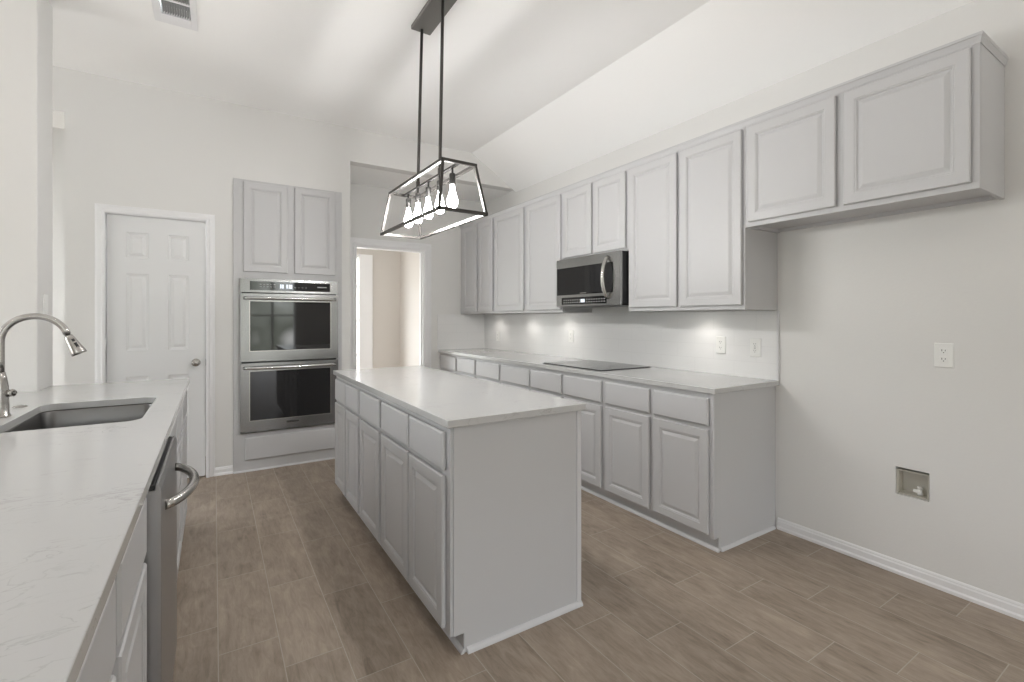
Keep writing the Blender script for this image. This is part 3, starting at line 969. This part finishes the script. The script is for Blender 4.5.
# peninsula cabinets (fronts face the island)
PF = -0.163
pen_units = [
    ('pale grey sink cabinet on the left beyond the dishwasher under the sink', 2.140, 3.050, [(2.165, 2.580), (2.610, 3.025)]),
    ('pale grey cabinet closing the far end of the left worktop run', 3.050, 3.645, [(3.080, 3.615)]),
    ('pale grey cabinet on the near side of the dishwasher', 1.085, 1.528, [(1.110, 1.503)]),
    ('pale grey cabinet at the bottom left edge nearest the viewer', -0.36, 1.085, [(0.640, 1.060), (0.190, 0.612), (-0.330, 0.162)]),
]
for k, (lab, y0, y1, drs) in enumerate(pen_units):
    t = thing('peninsula_cabinet', lab, 'cabinet', (-0.45, (y0 + y1) / 2, 0), 'cabinets under the left worktop')
    prof = [(PF, TOE), (PF, CB - 0.0005), (-0.770, CB - 0.0005), (-0.770, 0.0), (PF - 0.045, 0.0), (PF - 0.045, TOE)]
    if k == 0:     # hollow round the sink bowl
        b = MB()
        b.prism([(PF, TOE), (PF, CB - 0.0005), (PF - 0.02, CB - 0.0005), (PF - 0.02, 0.0), (PF - 0.045, 0.0), (PF - 0.045, TOE)], lambda p, q, a: (p, a, q), y0, y1)
        b.box(-0.770, PF - 0.046, y0, y0 + 0.016, 0, CB - 0.0005).box(-0.770, PF - 0.046, y1 - 0.016, y1, 0, CB - 0.0005)
        b.box(-0.770, -0.755, y0 + 0.016, y1 - 0.016, 0, CB - 0.0005).box(-0.755, PF - 0.046, y0 + 0.016, y1 - 0.016, TOE, TOE + 0.016)
        b.build('body', GREY, t)
    else:
        MB().prism(prof, lambda p, q, a: (p, a, q), y0 + 0.0003, y1 - 0.0003).build('body', GREY, t)
    for (a, b_) in drs:
        cab_slab(t, face_px(PF, a, 0.705), b_ - a, 0.150, 'drawer_front')
        cab_door(t, face_px(PF, a, 0.098), b_ - a, 0.585, 'door')

# dishwasher
DY0, DY1 = 1.531, 2.136
DF = -0.116
dw = thing('dishwasher', 'stainless steel dishwasher under the left worktop, with a curved bar handle', 'dishwasher', (-0.42, 1.83, 0))
MB().box(-0.740, PF - 0.002, DY0 + 0.004, DY1 - 0.004, 0.085, 0.868).build('body', BLACKPL, dw)
MB().box(-0.700, PF - 0.05, DY0 + 0.01, DY1 - 0.01, 0.001, 0.085).build('kick_plate', BLACKPL, dw)
dd = MB().prism([(PF + 0.001, 0.100), (PF + 0.001, 0.852), (DF - 0.014, 0.852), (DF - 0.013, 0.866), (DF - 0.006, 0.866), (DF, 0.852), (DF, 0.104), (DF - 0.004, 0.100)],
                lambda p, q, a: (p, a, q), DY0, DY1).build('door', DWST, dw, bevel=0.0015)
MB().box(PF + 0.004, DF - 0.0145, DY0 + 0.002, DY1 - 0.002, 0.8525, 0.8665).build('control_strip', BLACKPL, dw, bevel=0.002)
hp = []
for i in range(25):
    s_ = i / 24
    y = 1.650 + 0.410 * s_
    hp.append((DF - 0.004 + 0.066 * math.sin(math.pi * s_) ** 0.62, y, 0.772))
hm = MB().tube(hp, [0.0135] * 25, 16)
hm.build('handle', NICKEL, dw)

# ------------------------------------------------------------------ outlets, switch, supply box


def outlet(name, label, fn, kind='duplex', cat='outlet', group='electrical plates'):
    """fn(u, v, d): u across, v up, d out of the wall; centred on the plate"""
    o0 = fn(0, 0, 0)
    t = thing(name, label, cat, o0, group)
    w_, h_ = 0.036, 0.058
    sh = lambda a, b, d: fn(a - w_, b - h_, d)
    MB().loops(sh, 2 * w_, 2 * h_, [(0, 0.0003), (0, 0.003), (0.003, 0.006), (0.004, 0.006)]).build('plate', PLASTIC, t)

    def bx(m_, u0, u1, v0, v1, d0, d1):
        lo = [fn(u0, v0, d0), fn(u1, v0, d0), fn(u1, v1, d0), fn(u0, v1, d0)]
        hi = [fn(u0, v0, d1), fn(u1, v0, d1), fn(u1, v1, d1), fn(u0, v1, d1)]
        return m_.hexa(lo, hi)
    if kind == 'rocker':
        bx(MB(), -0.016, 0.016, -0.032, 0.032, 0.006, 0.009).build('rocker', PLASTIC, t, bevel=0.001)
        return t
    if kind == 'gfci':
        recs = [bx(MB(), -0.017, 0.017, -0.033, 0.033, 0.006, 0.0085).build('receptacle', PLASTIC, t, bevel=0.001)]
        for za_ in (0.002, -0.007):
            bx(MB(), -0.006, 0.006, za_, za_ + 0.005, 0.0085, 0.0095).build('button', VENTSL, recs[0])
        cs = (0.021, -0.021)
    else:
        recs = []
        for c in (0.020, -0.020):
            recs.append(bx(MB(), -0.016, 0.016, c - 0.014, c + 0.014, 0.006, 0.0085).build('receptacle', PLASTIC, t, bevel=0.004))
        cs = (0.020, -0.020)
    for q, c in enumerate(cs):
        pa = recs[min(q, len(recs) - 1)]
        bx(MB(), -0.0075, -0.0050, c - 0.001, c + 0.008, 0.0084, 0.0088).build('slot', DARKSLOT, pa)
        bx(MB(), 0.0050, 0.0075, c + 0.000, c + 0.007, 0.0084, 0.0088).build('slot', DARKSLOT, pa)
        bx(MB(), -0.0022, 0.0022, c - 0.009, c - 0.005, 0.0084, 0.0088).build('ground_slot', DARKSLOT, pa)
    return t


def on_right(y, z, off=0.0):
    return lambda u, v, d: (WX - off - d, y - u, z + v)


outlet('wall_outlet', 'white outlet on the bare wall above the water supply box', on_right(0.811, 1.122))
outlet('splash_outlet', 'white outlet on the backsplash nearest the open end of the worktop', on_right(1.735, 1.110, 0.0093), 'gfci')
outlet('splash_outlet', 'white outlet on the backsplash, second from the open end of the worktop', on_right(1.979, 1.115, 0.0093))
outlet('splash_outlet', 'white outlet on the backsplash behind the far side of the cooktop', on_right(3.586, 1.122, 0.0093))
outlet('splash_outlet', 'small white outlet on the backsplash in the far corner under the wall cabinets', on_right(4.985, 1.075, 0.0093))
outlet('light_switch', 'white light switch on the narrow wall end behind the faucet', lambda u, v, d: (PXA + d, 3.585 + u, 1.372 + v), 'rocker', 'switch')

wb = thing('water_supply_box', 'recessed ice-maker water box cut into the bare wall near the floor', 'utility box', (WX, 0.93, 0.407))
ya, yb, za, zb = HOLE_WB
m = MB()
w0 = 0.004
ya2, yb2, za2, zb2 = ya + 0.004, yb - 0.002, za + 0.004, zb - 0.012
m.box(WX + 0.004, WX + 0.075, ya2, ya2 + w0, za2, zb2).box(WX + 0.004, WX + 0.075, yb2 - w0, yb2, za2, zb2)
m.box(WX + 0.004, WX + 0.075, ya2 + w0, yb2 - w0, za2, za2 + w0).box(WX + 0.004, WX + 0.075, ya2 + w0, yb2 - w0, zb2 - w0, zb2)
m.box(WX + 0.071, WX + 0.075, ya2 + w0, yb2 - w0, za2 + w0, zb2 - w0)
m.build('housing', BOXPL, wb)
MB().box(WX + 0.080, WX + 0.085, ya - 0.002, yb + 0.002, za - 0.002, zb + 0.002).build('cavity_back', DARKSLOT, wb)
v = MB()
v.lathe([(0.0, 0.0), (0.011, 0.0), (0.011, 0.012), (0.008, 0.014), (0.008, 0.030), (0.012, 0.031), (0.012, 0.042), (0.0, 0.043)], (WX + 0.045, 0.915, za2 + w0), (0, 0, 1), 18)
v.tube([(WX + 0.045, 0.915, za2 + 0.030), (WX + 0.012, 0.915, za2 + 0.032)], 0.007, 12)
vo = v.build('valve', PLASTIC, wb)
MB().box(WX + 0.004, WX + 0.012, 0.898, 0.932, za2 + 0.024, za2 + 0.040).build('valve_handle', PLASTIC, vo, bevel=0.003)

# ------------------------------------------------------------------ ceiling vent
cvn = thing('ceiling_vent', 'white slatted air vent in the ceiling at the top left', 'vent', (-0.19, 3.26, CZ))
fr = MB()
for (xa, xb, ya_, yb_) in ((-0.300, -0.262, 2.97, 3.555), (-0.118, -0.085, 2.97, 3.555), (-0.262, -0.118, 3.455, 3.555), (-0.262, -0.118, 2.97, 3.06)):
    fr.box(xa, xb, ya_, yb_, CZ - 0.007, CZ - 0.0003)
for yy in (3.300, 3.175):
    fr.box(-0.262, -0.118, yy - 0.007, yy + 0.007, CZ - 0.006, CZ + 0.004)
fr.build('frame', TRIM, cvn, bevel=0.002)
MB().box(-0.264, -0.116, 3.055, 3.465, CZ + 0.055, CZ + 0.06).build('duct', VENTDK, cvn)
for i in range(12):
    x = -0.2555 + i * 0.012
    lo = [(x, 3.062, CZ - 0.002), (x + 0.0015, 3.062, CZ - 0.002), (x + 0.0015, 3.453, CZ - 0.002), (x, 3.453, CZ - 0.002)]
    hi = [(p[0] + 0.008, p[1], CZ + 0.014) for p in lo]
    MB().hexa(lo, hi).build('slat', VENTSL, cvn)

# ------------------------------------------------------------------ invented fill lights on the ceiling, out of view, added to brighten the kitchen
for (x, y, lab) in ((0.30, 1.70, 'added unseen round fill light over the aisle beside the left worktop'), (-2.40, 1.60, 'added unseen round fill light left of the sink worktop')):
    t = thing('added_fill_light', lab, 'fill light', (x, y, CZ), 'added fill lights')
    MB().lathe([(0.075, -0.0005), (0.100, -0.0005), (0.098, -0.006), (0.078, -0.008), (0.075, -0.0005)], (x, y, CZ), (0, 0, 1), 32).build('trim_ring', TRIM, t)
    MB().lathe([(0.0, -0.0015), (0.0745, -0.0015), (0.0745, -0.0055), (0.0, -0.0055)], (x, y, CZ), (0, 0, 1), 32).build('lens', FILL_LENS, t)

# ------------------------------------------------------------------ pendant over the island
LX, LY = 1.060, 2.600
LZT, LZB = 2.101, 1.842
LT, LB = 0.790, 0.880         # lengths of the top and bottom frames
WTP, WBT = 0.186, 0.266       # widths
yaw = R(1.2)


def lp(a, b_, z):
    """a across, b along the fixture"""
    return Vector((LX + a * math.cos(yaw) - b_ * math.sin(yaw), LY + a * math.sin(yaw) + b_ * math.cos(yaw), z))


pd = thing('linear_pendant', 'black open-frame pendant lamp with five bare bulbs over the island', 'pendant lamp', (LX, LY, CZ))


def bar(m_, p, q, w_, h_=None):
    p, q = Vector(p), Vector(q)
    t = (q - p).normalized()
    up = Vector((0, 0, 1)) if abs(t.z) < 0.8 else lp(1, 0, 0) - lp(0, 0, 0)
    s1 = t.cross(up).normalized(); s2 = s1.cross(t)
    h_ = h_ or w_
    lo = [p + s1 * (w_ / 2) * i + s2 * (h_ / 2) * j for i, j in ((-1, -1), (1, -1), (1, 1), (-1, 1))]
    return m_.hexa(lo, [v_ + (q - p) for v_ in lo])


tw, bw = WTP / 2, WBT / 2
tl, bl = LT / 2, LB / 2
TC = [lp(-tw, -tl, LZT), lp(tw, -tl, LZT), lp(tw, tl, LZT), lp(-tw, tl, LZT)]
BC = [lp(-bw, -bl, LZB), lp(bw, -bl, LZB), lp(bw, bl, LZB), lp(-bw, bl, LZB)]
B0 = 0.016
for (nm, C) in (('top_frame', TC), ('bottom_frame', BC)):
    m = MB()
    for i in range(4):
        p, q = C[i], C[(i + 1) % 4]
        t = (q - p).normalized()
        bar(m, p - t * B0 / 2, q + t * B0 / 2, B0)
    m.build(nm, BRONZE, pd)
for i in range(4):
    bar(MB(), TC[i], BC[i], 0.014).build('corner_post', BRONZE, pd)
# spine carrying the sockets
m = MB()
bar(m, lp(0, -tl, LZT - 0.002), lp(0, tl, LZT - 0.002), 0.016, 0.010)
m.build('spine', SOCKET, pd)
bp_prof = [(0.0, 0.0), (0.010, 0.001), (0.0115, 0.012), (0.0135, 0.030), (0.020, 0.052), (0.0265, 0.076), (0.0285, 0.094), (0.0255, 0.110), (0.016, 0.121), (0.006, 0.125), (0.0, 0.1255)]
for k in range(5):
    b_ = (k - 2) * 0.158
    c = lp(0, b_, LZT - 0.006)
    s_ = MB().lathe([(0.0, 0.0), (0.0055, 0.0), (0.0055, 0.028), (0.015, 0.032), (0.0165, 0.040), (0.0165, 0.088), (0.014, 0.091), (0.0, 0.091)], c, (0, 0, -1), 20).build('socket', SOCKET, pd)
    MB().lathe(bp_prof, c - Vector((0, 0, 0.090)), (0, 0, -1), 24).build('bulb', BULB, s_)
for b_ in (-0.158, 0.158):
    top = Vector((1.082, LY + b_ , CZ - 0.026))
    m = MB().tube([lp(0, b_, LZT), top], 0.0092, 12)
    m.lathe([(0.0, 0.0), (0.012, 0.0), (0.012, 0.03), (0.0075, 0.034)], lp(0, b_, LZT + 0.003), (0, 0, 1), 14)
    m.build('rod', BRONZE, pd)
MB().box(1.024, 1.150, 2.33, 2.79, CZ - 0.026, CZ - 0.0005).build('canopy', CANOPY, pd, bevel=0.003)
